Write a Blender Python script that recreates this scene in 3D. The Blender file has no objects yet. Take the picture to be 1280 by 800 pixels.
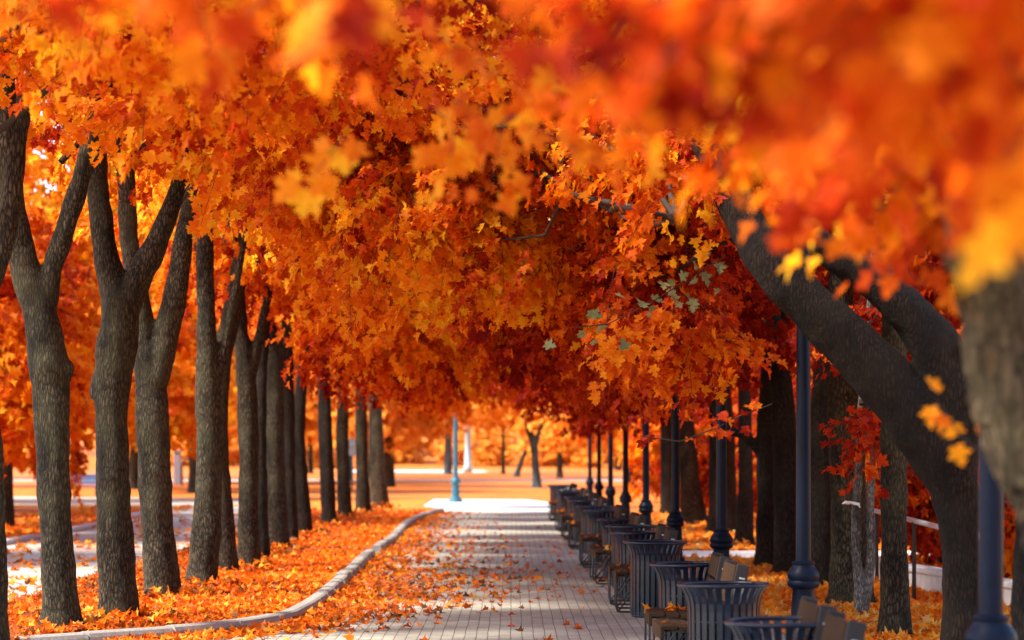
import bpy, bmesh, math, random
import numpy as np
from mathutils import Vector, Matrix
R = math.radians
random.seed(7)
scene = bpy.context.scene
COL = scene.collection

# ------------------------------------------------------------------ camera
CAM_Z, FPX = 1.9, 3022.0            # eye height (m), focal length of an 85 mm lens in photo pixels
cam_d = bpy.data.cameras.new('camera'); cam = bpy.data.objects.new('camera', cam_d); COL.objects.link(cam)
cam.location = (0, 0, CAM_Z); cam.rotation_euler = (R(90), 0, 0)
cam_d.lens = 85; cam_d.sensor_width = 36; cam_d.shift_y = 0.125
cam_d.clip_start = 0.2; cam_d.clip_end = 3000
cam_d.dof.use_dof = True; cam_d.dof.focus_distance = 23.5; cam_d.dof.aperture_fstop = 1.8
scene.camera = cam

def at(x, y, d):                      # point of the place seen at a photo pixel, d metres down the avenue
    return Vector(((x-640)/FPX*d, d, CAM_Z-(y-560)/FPX*d))

# ------------------------------------------------------------------ materials
def new_mat(name):
    m = bpy.data.materials.new(name); m.use_nodes = True
    nt = m.node_tree; nt.nodes.clear()
    return m, nt, nt.nodes, nt.links
def node(N, t, **kw):
    n = N.new(t)
    for k, v in kw.items():
        if k in n.inputs.keys() if hasattr(n, 'inputs') else False: n.inputs[k].default_value = v
        else: setattr(n, k, v)
    return n
def ramp(N, stops):
    r = N.new('ShaderNodeValToRGB'); e = r.color_ramp.elements
    while len(e) > 1: e.remove(e[-1])
    e[0].position = stops[0][0]; e[0].color = (*stops[0][1], 1)
    for p, c in stops[1:]:
        q = e.new(p); q.color = (*c, 1)
    return r

LEAF_STOPS = [(0, (.26, .010, .004)), (.25, (.52, .045, .004)), (.5, (.74, .155, .005)),
              (.75, (.86, .30, .008)), (1, (.90, .52, .02))]
def leaf_mat(name, shift=0.0, trans=.58, rough=.6, stops=LEAF_STOPS):
    m, nt, N, L = new_mat(name)
    a = N.new('ShaderNodeAttribute'); a.attribute_name = 'tint'
    tc = N.new('ShaderNodeTexCoord')
    nz = node(N, 'ShaderNodeTexNoise', Scale=30.0, Detail=2.0); L.new(tc.outputs['Object'], nz.inputs['Vector'])
    ma = node(N, 'ShaderNodeMath', operation='MULTIPLY_ADD'); L.new(nz.outputs['Fac'], ma.inputs[0]); ma.inputs[1].default_value = .22; ma.inputs[2].default_value = shift-.11
    ad = node(N, 'ShaderNodeMath', operation='ADD'); L.new(a.outputs['Fac'], ad.inputs[0]); L.new(ma.outputs[0], ad.inputs[1])
    rp = ramp(N, stops); L.new(ad.outputs[0], rp.inputs['Fac'])
    p = N.new('ShaderNodeBsdfPrincipled'); p.inputs['Roughness'].default_value = rough; p.inputs['Specular IOR Level'].default_value = .12
    L.new(rp.outputs['Color'], p.inputs['Base Color'])
    t = N.new('ShaderNodeBsdfTranslucent'); L.new(rp.outputs['Color'], t.inputs['Color'])
    mx = N.new('ShaderNodeMixShader'); mx.inputs[0].default_value = trans
    L.new(p.outputs[0], mx.inputs[1]); L.new(t.outputs[0], mx.inputs[2])
    o = N.new('ShaderNodeOutputMaterial'); L.new(mx.outputs[0], o.inputs['Surface'])
    return m

def bark_mat(name, dark, light, moss=(.10, .10, .05), scale=1.0, bump=.9):
    m, nt, N, L = new_mat(name)
    tc = N.new('ShaderNodeTexCoord')
    mp = N.new('ShaderNodeMapping'); mp.inputs['Scale'].default_value = (30*scale, 30*scale, 7.5*scale); L.new(tc.outputs['Object'], mp.inputs['Vector'])
    n0 = node(N, 'ShaderNodeTexNoise', Scale=.35, Detail=3.0); L.new(mp.outputs[0], n0.inputs['Vector'])
    mv = node(N, 'ShaderNodeMixRGB', blend_type='ADD'); mv.inputs[0].default_value = 2.2; L.new(mp.outputs[0], mv.inputs[1]); L.new(n0.outputs['Color'], mv.inputs[2])
    n1 = node(N, 'ShaderNodeTexNoise', Scale=1.6, Detail=7.0, Roughness=.72); L.new(mv.outputs[0], n1.inputs['Vector'])
    vo = node(N, 'ShaderNodeTexVoronoi', Scale=1.25, feature='DISTANCE_TO_EDGE'); vo.inputs['Randomness'].default_value = 1
    mw = node(N, 'ShaderNodeMixRGB', blend_type='ADD'); mw.inputs[0].default_value = 1.4; L.new(mv.outputs[0], mw.inputs[1]); L.new(n1.outputs['Color'], mw.inputs[2]); L.new(mw.outputs[0], vo.inputs['Vector'])
    vr = node(N, 'ShaderNodeMapRange'); vr.inputs[2].default_value = .46; vr.inputs[3].default_value = .12; L.new(vo.outputs['Distance'], vr.inputs[0])
    mul = node(N, 'ShaderNodeMath', operation='MULTIPLY'); L.new(vr.outputs[0], mul.inputs[0]); L.new(n1.outputs['Fac'], mul.inputs[1])
    n2 = node(N, 'ShaderNodeTexNoise', Scale=1.7, Detail=3.0); L.new(tc.outputs['Object'], n2.inputs['Vector'])
    r1 = ramp(N, [(.07, tuple(v*.8 for v in dark)), (.17, tuple((a*.7+b*.3) for a, b in zip(dark, light))), (.30, tuple(v*.78 for v in light)), (.6, tuple(v*1.25 for v in light))]); L.new(mul.outputs[0], r1.inputs[0])
    r2 = ramp(N, [(.42, (0, 0, 0)), (.62, (1, 1, 1))]); L.new(n2.outputs['Fac'], r2.inputs[0])
    mm = node(N, 'ShaderNodeMixRGB', blend_type='MIX'); mf = node(N, 'ShaderNodeMath', operation='MULTIPLY'); mf.inputs[1].default_value = .45
    L.new(r2.outputs[0], mf.inputs[0]); L.new(mf.outputs[0], mm.inputs[0]); L.new(r1.outputs[0], mm.inputs[1]); mm.inputs[2].default_value = (*moss, 1)
    # old black wet stains of the bark
    n3 = node(N, 'ShaderNodeTexNoise', Scale=.9, Detail=5.0, Roughness=.7); mp3 = N.new('ShaderNodeMapping'); mp3.inputs['Location'].default_value = (7, 3, 1); mp3.inputs['Scale'].default_value = (2.4, 2.4, 1.2)
    L.new(tc.outputs['Object'], mp3.inputs[0]); L.new(mp3.outputs[0], n3.inputs[0])
    r3 = ramp(N, [(.46, (1, 1, 1)), (.56, (.62, .6, .58)), (.66, (.22, .2, .2))]); L.new(n3.outputs['Fac'], r3.inputs[0])
    m3 = node(N, 'ShaderNodeMixRGB', blend_type='MULTIPLY'); m3.inputs[0].default_value = 1; L.new(mm.outputs[0], m3.inputs[1]); L.new(r3.outputs[0], m3.inputs[2])
    p = N.new('ShaderNodeBsdfPrincipled'); p.inputs['Roughness'].default_value = .85; p.inputs['Specular IOR Level'].default_value = .2
    L.new(m3.outputs[0], p.inputs['Base Color'])
    b = N.new('ShaderNodeBump'); b.inputs['Strength'].default_value = bump; b.inputs['Distance'].default_value = .07; L.new(mul.outputs[0], b.inputs['Height']); L.new(b.outputs[0], p.inputs['Normal'])
    o = N.new('ShaderNodeOutputMaterial'); L.new(p.outputs[0], o.inputs['Surface'])
    return m

def plain(name, c, rough=.5, metal=0., var=.25, nscale=12., bump=.0, spec=.4, stretch=(1, 1, 1)):
    m, nt, N, L = new_mat(name)
    tc = N.new('ShaderNodeTexCoord'); mp = N.new('ShaderNodeMapping'); mp.inputs['Scale'].default_value = stretch; L.new(tc.outputs['Object'], mp.inputs[0])
    nz = node(N, 'ShaderNodeTexNoise', Scale=nscale, Detail=5.0, Roughness=.65); L.new(mp.outputs[0], nz.inputs['Vector'])
    r = ramp(N, [(.25, tuple(v*(1-var) for v in c)), (.75, tuple(min(1, v*(1+var)) for v in c))]); L.new(nz.outputs['Fac'], r.inputs[0])
    p = N.new('ShaderNodeBsdfPrincipled'); p.inputs['Roughness'].default_value = rough; p.inputs['Metallic'].default_value = metal; p.inputs['Specular IOR Level'].default_value = spec
    L.new(r.outputs[0], p.inputs['Base Color'])
    rr = node(N, 'ShaderNodeMapRange'); rr.inputs[3].default_value = max(.05, rough-.12); rr.inputs[4].default_value = min(1, rough+.15); L.new(nz.outputs['Fac'], rr.inputs[0]); L.new(rr.outputs[0], p.inputs['Roughness'])
    if bump:
        b = N.new('ShaderNodeBump'); b.inputs['Strength'].default_value = bump; b.inputs['Distance'].default_value = .01; L.new(nz.outputs['Fac'], b.inputs['Height']); L.new(b.outputs[0], p.inputs['Normal'])
    o = N.new('ShaderNodeOutputMaterial'); L.new(p.outputs[0], o.inputs['Surface'])
    return m

def paver_mat():
    m, nt, N, L = new_mat('grey_pavers')
    tc = N.new('ShaderNodeTexCoord'); mp = N.new('ShaderNodeMapping'); mp.inputs['Rotation'].default_value = (0, 0, R(90)); L.new(tc.outputs['Object'], mp.inputs[0])
    nw = node(N, 'ShaderNodeTexNoise', Scale=1.1, Detail=2.0); L.new(tc.outputs['Object'], nw.inputs['Vector'])
    wv = node(N, 'ShaderNodeMixRGB', blend_type='ADD'); wv.inputs[0].default_value = .025; L.new(mp.outputs[0], wv.inputs[1]); L.new(nw.outputs['Color'], wv.inputs[2])
    br = N.new('ShaderNodeTexBrick'); br.inputs['Scale'].default_value = 1; br.inputs['Brick Width'].default_value = .175; br.inputs['Row Height'].default_value = .116
    br.inputs['Mortar Size'].default_value = .0048; br.inputs['Mortar Smooth'].default_value = .25; br.inputs['Bias'].default_value = -.1
    br.inputs['Color1'].default_value = (.42, .41, .335, 1); br.inputs['Color2'].default_value = (.32, .312, .255, 1); br.inputs['Mortar'].default_value = (.10, .085, .075, 1)
    L.new(wv.outputs[0], br.inputs['Vector'])
    n2 = node(N, 'ShaderNodeTexNoise', Scale=60.0, Detail=4.0, Roughness=.7); L.new(tc.outputs['Object'], n2.inputs[0])
    n3 = node(N, 'ShaderNodeTexNoise', Scale=.7, Detail=5.0, Roughness=.6); L.new(tc.outputs['Object'], n3.inputs[0])
    r2 = ramp(N, [(.25, (.72, .70, .70)), (.75, (1.2, 1.18, 1.18))]); L.new(n2.outputs['Fac'], r2.inputs[0])
    r3 = ramp(N, [(.3, (.72, .70, .68)), (.7, (1.15, 1.13, 1.10))]); L.new(n3.outputs['Fac'], r3.inputs[0])
    m1 = node(N, 'ShaderNodeMixRGB', blend_type='MULTIPLY'); m1.inputs[0].default_value = 1; L.new(br.outputs['Color'], m1.inputs[1]); L.new(r2.outputs[0], m1.inputs[2])
    m2 = node(N, 'ShaderNodeMixRGB', blend_type='MULTIPLY'); m2.inputs[0].default_value = 1; L.new(m1.outputs[0], m2.inputs[1]); L.new(r3.outputs[0], m2.inputs[2])
    p = N.new('ShaderNodeBsdfPrincipled'); p.inputs['Roughness'].default_value = .75; p.inputs['Specular IOR Level'].default_value = .35; L.new(m2.outputs[0], p.inputs['Base Color'])
    h = node(N, 'ShaderNodeMath', operation='MULTIPLY_ADD'); L.new(br.outputs['Fac'], h.inputs[0]); h.inputs[1].default_value = -1; L.new(n2.outputs['Fac'], h.inputs[2])
    b = N.new('ShaderNodeBump'); b.inputs['Strength'].default_value = .5; b.inputs['Distance'].default_value = .008; L.new(h.outputs[0], b.inputs['Height']); L.new(b.outputs[0], p.inputs['Normal'])
    o = N.new('ShaderNodeOutputMaterial'); L.new(p.outputs[0], o.inputs['Surface'])
    return m

def litter_ground_mat(name, stops, cell=9.0, patch=None):
    """ground carpeted by fallen leaves: leaf-sized cells of different leaf colours"""
    m, nt, N, L = new_mat(name)
    tc = N.new('ShaderNodeTexCoord')
    vo = node(N, 'ShaderNodeTexVoronoi', Scale=cell); vo.inputs['Randomness'].default_value = 1; L.new(tc.outputs['Object'], vo.inputs['Vector'])
    sep = N.new('ShaderNodeSeparateColor'); L.new(vo.outputs['Color'], sep.inputs[0])
    nz = node(N, 'ShaderNodeTexNoise', Scale=.35, Detail=5.0, Roughness=.6); L.new(tc.outputs['Object'], nz.inputs[0])
    mx = node(N, 'ShaderNodeMath', operation='MULTIPLY_ADD'); L.new(nz.outputs['Fac'], mx.inputs[0]); mx.inputs[1].default_value = .8; 
    s2 = node(N, 'ShaderNodeMath', operation='MULTIPLY_ADD'); L.new(sep.outputs[0], s2.inputs[0]); s2.inputs[1].default_value = .5; s2.inputs[2].default_value = -.15; L.new(s2.outputs[0], mx.inputs[2])
    r = ramp(N, stops); L.new(mx.outputs[0], r.inputs[0])
    p = N.new('ShaderNodeBsdfPrincipled'); p.inputs['Roughness'].default_value = .7; p.inputs['Specular IOR Level'].default_value = .2; L.new(r.outputs[0], p.inputs['Base Color'])
    b = N.new('ShaderNodeBump'); b.inputs['Strength'].default_value = .8; b.inputs['Distance'].default_value = .04; L.new(sep.outputs[1], b.inputs['Height']); L.new(b.outputs[0], p.inputs['Normal'])
    o = N.new('ShaderNodeOutputMaterial'); L.new(p.outputs[0], o.inputs['Surface'])
    return m

def road_mat(name, c, leaves=.55, cell=5.0):
    """pale pavement partly strewn with leaves"""
    m, nt, N, L = new_mat(name)
    tc = N.new('ShaderNodeTexCoord')
    n1 = node(N, 'ShaderNodeTexNoise', Scale=8.0, Detail=6.0, Roughness=.7); L.new(tc.outputs['Object'], n1.inputs[0])
    r1 = ramp(N, [(.3, tuple(v*.75 for v in c)), (.7, tuple(v*1.15 for v in c))]); L.new(n1.outputs['Fac'], r1.inputs[0])
    vo = node(N, 'ShaderNodeTexVoronoi', Scale=cell); L.new(tc.outputs['Object'], vo.inputs[0])
    sep = N.new('ShaderNodeSeparateColor'); L.new(vo.outputs['Color'], sep.inputs[0])
    n2 = node(N, 'ShaderNodeTexNoise', Scale=.5, Detail=4.0); L.new(tc.outputs['Object'], n2.inputs[0])
    ad = node(N, 'ShaderNodeMath', operation='MULTIPLY'); L.new(sep.outputs[0], ad.inputs[0]); L.new(n2.outputs['Fac'], ad.inputs[1])
    gt = node(N, 'ShaderNodeMath', operation='GREATER_THAN'); L.new(ad.outputs[0], gt.inputs[0]); gt.inputs[1].default_value = leaves
    rl = ramp(N, [(0, (.6, .10, .01)), (1, (.8, .32, .03))]); L.new(sep.outputs[1], rl.inputs[0])
    mm = N.new('ShaderNodeMixRGB'); L.new(gt.outputs[0], mm.inputs[0]); L.new(r1.outputs[0], mm.inputs[1]); L.new(rl.outputs[0], mm.inputs[2])
    p = N.new('ShaderNodeBsdfPrincipled'); p.inputs['Roughness'].default_value = .8; L.new(mm.outputs[0], p.inputs['Base Color'])
    o = N.new('ShaderNodeOutputMaterial'); L.new(p.outputs[0], o.inputs['Surface'])
    return m

M = {}
M['leaf'] = leaf_mat('maple_leaf_orange')
M['leaf_red'] = leaf_mat('maple_leaf_red', -.14)
M['leaf_gold'] = leaf_mat('maple_leaf_gold', .2)
M['leaf_hazed'] = leaf_mat('far_leaf_haze_tint', 0, trans=.45, stops=[(0, (.66, .18, .02)), (.5, (.84, .38, .04)), (1, (.90, .58, .10))])  # paler leaf colours stand in for haze and glare over far trees
M['leaf_pale'] = leaf_mat('pale_green_leaf', 0, trans=.25, stops=[(0, (.15, .19, .08)), (1, (.34, .34, .16))])
M['bark'] = bark_mat('maple_bark', (.008, .006, .004), (.135, .098, .056), moss=(.085, .085, .045))
M['bark_grey'] = bark_mat('grey_bark', (.010, .008, .005), (.165, .132, .078), moss=(.09, .09, .048))
M['bark_dark'] = bark_mat('dark_bark', (.006, .005, .004), (.062, .040, .025), moss=(.032, .027, .015))
M['bark_hazed'] = bark_mat('haze_tinted_bark', (.04, .06, .065), (.13, .19, .205), moss=(.10, .15, .16))  # bluish haze of distance put into the bark colour
M['bark_deep'] = bark_mat('deepened_dark_bark', (.002, .0015, .0012), (.042, .022, .012), moss=(.018, .011, .007))  # dark bark deepened in colour to offset sun striking the leaning trunk
M['bark_coarse'] = bark_mat('coarse_pale_bark', (.025, .018, .011), (.28, .195, .11), moss=(.16, .14, .08), scale=.6)
M['bark_birch'] = bark_mat('silver_bark', (.04, .036, .03), (.27, .25, .23), moss=(.18, .17, .14), scale=1.3, bump=.3)
M['twig'] = plain('twig_bark', (.035, .022, .015), .8)
M['pavers'] = paver_mat()
M['kerb'] = plain('kerb_granite', (.28, .265, .235), .75, var=.35, nscale=30, bump=.4)
M['litter'] = litter_ground_mat('orange_leaf_litter', [(0, (.30, .05, .008)), (.35, (.58, .13, .01)), (.65, (.78, .22, .012)), (1, (.85, .38, .03))])
M['litter_gold'] = litter_ground_mat('golden_leaf_litter', [(0, (.35, .09, .01)), (.3, (.68, .22, .015)), (.6, (.82, .36, .02)), (1, (.85, .5, .04))], cell=6)
M['lawn_gold'] = litter_ground_mat('leafy_lawn', [(0, (.30, .07, .01)), (.4, (.50, .13, .015)), (1, (.60, .20, .03))], cell=2.0)
M['plaza'] = road_mat('pale_plaza_paving', (.62, .59, .54), .62)
M['road'] = road_mat('side_road_paving', (.36, .345, .29), .50, 6.0)
M['concrete'] = plain('pale_concrete', (.45, .43, .42), .8, nscale=6)
M['iron'] = plain('dark_blue_painted_iron', (.004, .008, .021), .42, 0., var=.45, nscale=7, spec=.14)
M['iron_bin'] = plain('blue_grey_bin_paint', (.005, .010, .024), .30, .0, var=.5, nscale=9, spec=.42)
M['liner'] = plain('bin_liner_grey', (.02, .024, .032), .5)
M['wire'] = plain('black_steel_rod', (.012, .012, .014), .4, 0, spec=.5)
M['wood'] = plain('weathered_bench_wood', (.044, .024, .012), .75, var=.5, nscale=9, bump=.3, spec=.12, stretch=(8, .8, 8))
M['wood_dark'] = plain('dark_bench_edge', (.02, .013, .011), .55, var=.4, nscale=9, stretch=(8, .8, 8))
M['steel'] = plain('pale_steel_tube', (.55, .58, .60), .35, .4, var=.1)
M['teal'] = plain('teal_painted_iron', (.02, .12, .17), .4)
M['white_paint'] = plain('pale_blue_white_paint', (.30, .42, .45), .6, var=.1)
M['blue_paint'] = plain('blue_bench_paint', (.04, .13, .28), .45)
M['ribbon'] = plain('white_cloth', (.75, .73, .70), .8)
M['glass'] = plain('milky_lantern_glass', (.7, .68, .6), .3)
M['stonegrey'] = plain('blue_grey_stone', (.25, .27, .33), .7)

# ------------------------------------------------------------------ object helpers
def tag(o, label=None, cat=None, group=None, kind=None):
    if label: o['label'] = label
    if cat: o['category'] = cat
    if group: o['group'] = group
    if kind: o['kind'] = kind
    return o
def empty(name, loc, label=None, cat=None, group=None, rz=0):
    o = bpy.data.objects.new(name, None); COL.objects.link(o); o.location = loc; o.rotation_euler.z = rz
    o.empty_display_size = .3
    return tag(o, label, cat, group)
def link(name, me, parent=None, mats=()):
    o = bpy.data.objects.new(name, me); COL.objects.link(o)
    for m in mats: me.materials.append(m)
    if parent: o.parent = parent
    return o
def bm_obj(name, bm, mat, parent=None, smooth=False):
    me = bpy.data.meshes.new(name); bm.to_mesh(me); bm.free()
    if smooth: me.shade_smooth()
    return link(name, me, parent, [mat] if not isinstance(mat, (list, tuple)) else mat)
def copy_tree(o, parent=None):
    c = o.copy(); COL.objects.link(c); c.parent = parent
    for ch in o.children: copy_tree(ch, c)
    return c

def add_box(bm, c, s, rot=None, bevel=0.):
    r = bmesh.ops.create_cube(bm, size=1)
    vs = r['verts']
    mat = Matrix.Translation(c) @ (rot.to_4x4() if rot is not None else Matrix.Identity(4)) @ Matrix.Diagonal((*s, 1))
    bmesh.ops.transform(bm, matrix=mat, verts=vs)
    if bevel:
        es = list({e for v in vs for e in v.link_edges})
        bmesh.ops.bevel(bm, geom=es, offset=bevel, segments=2, affect='EDGES', profile=.5)
def add_lathe(bm, prof, n=24, loc=(0, 0, 0), flute=0, fl=(0, 0)):
    rings = []
    for (r, z) in prof:
        ring = []
        for k in range(n):
            a = 2*math.pi*k/n; rr = r
            if flute and fl[0] <= z <= fl[1]: rr = r*(1-.06*(.5+.5*math.cos(flute*a)))
            ring.append(bm.verts.new((loc[0]+rr*math.cos(a), loc[1]+rr*math.sin(a), loc[2]+z)))
        rings.append(ring)
    for a, b in zip(rings, rings[1:]):
        for k in range(n): bm.faces.new((a[k], a[(k+1) % n], b[(k+1) % n], b[k]))
    if prof[0][0] > 1e-4: bm.faces.new(rings[0][::-1])
    if prof[-1][0] > 1e-4: bm.faces.new(rings[-1])
def frame_of(t):
    t = t.normalized(); u = t.cross(Vector((0, 0, 1)))
    if u.length < .05: u = t.cross(Vector((0, 1, 0)))
    u.normalize(); return u, t.cross(u).normalized()
def add_tube(bm, pts, rad, n=8, closed=False, lump=0., seed=0, ref=None):
    """tube swept along pts; rad a number or one per point"""
    pts = [Vector(p) for p in pts]
    if not hasattr(rad, '__len__'): rad = [rad]*len(pts)
    rnd = random.Random(seed); rings = []; u = None
    ph = [rnd.uniform(0, 6.28) for _ in range(6)]
    for i, p in enumerate(pts):
        t = (pts[min(i+1, len(pts)-1)]-pts[max(i-1, 0)])
        if u is None: u, v = frame_of(t)
        else:
            tt = t.normalized(); u = (u-tt*u.dot(tt)).normalized(); v = tt.cross(u)
        ring = []
        for k in range(n):
            a = 2*math.pi*k/n; r = rad[i]
            if lump: r *= 1+lump*(math.sin(2*a+ph[0]+i*.5)*.5+math.sin(3*a+ph[1]-i*.37)*.35+math.sin(5*a+ph[2]+i*.8)*.2+.5*math.sin(i*1.3+ph[3]))
            ring.append(bm.verts.new(p+(u*math.cos(a)+v*math.sin(a))*r))
        rings.append(ring)
    for a, b in zip(rings, rings[1:]):
        for k in range(n): bm.faces.new((a[k], a[(k+1) % n], b[(k+1) % n], b[k]))
    if closed:
        pass
    else:
        bm.faces.new(rings[0][::-1]); bm.faces.new(rings[-1])
def smooth_path(pts, sub=5):
    """Catmull-Rom through (x,y,z,r) tuples"""
    P = [Vector(p) for p in pts]; out = []
    for i in range(len(P)-1):
        p0, p1, p2, p3 = P[max(i-1, 0)], P[i], P[i+1], P[min(i+2, len(P)-1)]
        for k in range(sub):
            t = k/sub
            out.append(.5*((2*p1)+(p2-p0)*t+(2*p0-5*p1+4*p2-p3)*t*t+(3*p1-p0-3*p2+p3)*t**3))
    out.append(P[-1]); return out

# ------------------------------------------------------------------ leaves
_half = [(0, .02), (.10, -.08), (.27, -.03), (.42, .02), (.31, .13), (.28, .20), (.46, .30), (.61, .47), (.45, .49), (.36, .56), (.17, .50), (.20, .64), (.30, .76), (.15, .80)]
def outline(h): return [(0., h[0][1])] + h[1:] + [(0., 1.)] + [(-x, y) for x, y in h[1:][::-1]]
LEAF_FULL = outline(_half)
LEAF_LITE = outline([(0, 0), (.36, .02), (.25, .22), (.56, .46), (.22, .55)])
def leaf_arrays(base, axis, normal, size, tint, lite=False, curl=1., rng=None):
    """fans of triangles, one bent maple leaf for every base point"""
    out = np.array(LEAF_LITE if lite else LEAF_FULL); v2 = np.vstack([[0, .38], out]); V = len(v2); F = V-1
    n = len(base)
    axis = axis/np.linalg.norm(axis, axis=1, keepdims=True)
    side = np.cross(axis, normal); side /= np.linalg.norm(side, axis=1, keepdims=True)+1e-9
    nrm = np.cross(side, axis)
    x = v2[None, :, 0]*rng.uniform(.85, 1.12, (n, 1)); y = v2[None, :, 1]*np.ones((n, 1))
    fold = rng.uniform(.1, .75, (n, 1))*curl; bend = rng.uniform(-.8, .25, (n, 1))*curl; tw = rng.uniform(-.35, .35, (n, 1))*curl
    w = fold*np.abs(x)-.1*fold + bend*(y-.3)**2 + tw*x*(y-.3)
    P = base[:, None, :] + size[:, None, None]*(x[..., None]*side[:, None, :] + y[..., None]*axis[:, None, :] + w[..., None]*nrm[:, None, :])
    tri = np.array([[0, 1+k, 1+(k+1) % F] for k in range(F)])
    T = (tri[None]+(np.arange(n)*V)[:, None, None]).reshape(-1, 3)
    rad2 = np.hypot(v2[:, 0], v2[:, 1]-.38)
    tn = tint[:, None]+rng.normal(-.05, .10, (n, 1))*rad2[None, :]/.6
    return P.reshape(-1, 3), T, np.clip(tn, .01, .99).ravel()
def mesh_from(name, parts):
    """parts: list of (verts, tris, tint, material index)"""
    vs = []; ts = []; tn = []; mi = []; off = 0
    for v, t, c, m in parts:
        vs.append(v); ts.append(t+off); tn.append(c); mi.append(np.full(len(t), m, np.int32)); off += len(v)
    vs = np.vstack(vs).astype(np.float32); ts = np.vstack(ts).astype(np.int32); tn = np.concatenate(tn).astype(np.float32); mi = np.concatenate(mi)
    me = bpy.data.meshes.new(name)
    me.vertices.add(len(vs)); me.vertices.foreach_set('co', vs.ravel())
    me.loops.add(ts.size); me.loops.foreach_set('vertex_index', ts.ravel())
    me.polygons.add(len(ts)); me.polygons.foreach_set('loop_start', np.arange(0, ts.size, 3, dtype=np.int32))
    me.polygons.foreach_set('material_index', mi)
    a = me.attributes.new('tint', 'FLOAT', 'POINT'); a.data.foreach_set('value', tn)
    me.update(calc_edges=True); me.validate()
    return me
def tubes_np(A, B, ra, rb, n=3):
    """many thin straight twigs"""
    d = B-A; d = d/(np.linalg.norm(d, axis=1, keepdims=True)+1e-9)
    up = np.tile([[.31, .17, .93]], (len(A), 1)); u = np.cross(d, up); u /= np.linalg.norm(u, axis=1, keepdims=True)+1e-9; v = np.cross(d, u)
    ang = np.arange(n)*2*math.pi/n; c, s = np.cos(ang), np.sin(ang)
    ring = c[None, :, None]*u[:, None, :]+s[None, :, None]*v[:, None, :]
    P = np.concatenate([A[:, None, :]+ring*ra, B[:, None, :]+ring*rb], 1).reshape(-1, 3)
    t = []
    for k in range(n):
        j = (k+1) % n; t += [[k, j, n+j], [k, n+j, n+k]]
    T = (np.array(t)[None]+(np.arange(len(A))*2*n)[:, None, None]).reshape(-1, 3)
    return P, T, np.zeros(len(P))
def wob(p, s, ph):
    return (np.sin(p[:, 0]*s+ph)+np.sin(p[:, 1]*s*1.13+ph*1.7)+np.sin(p[:, 2]*s*1.31+ph*2.3)+np.sin((p[:, 0]+p[:, 2])*s*.71+ph*.6))/4

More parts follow.
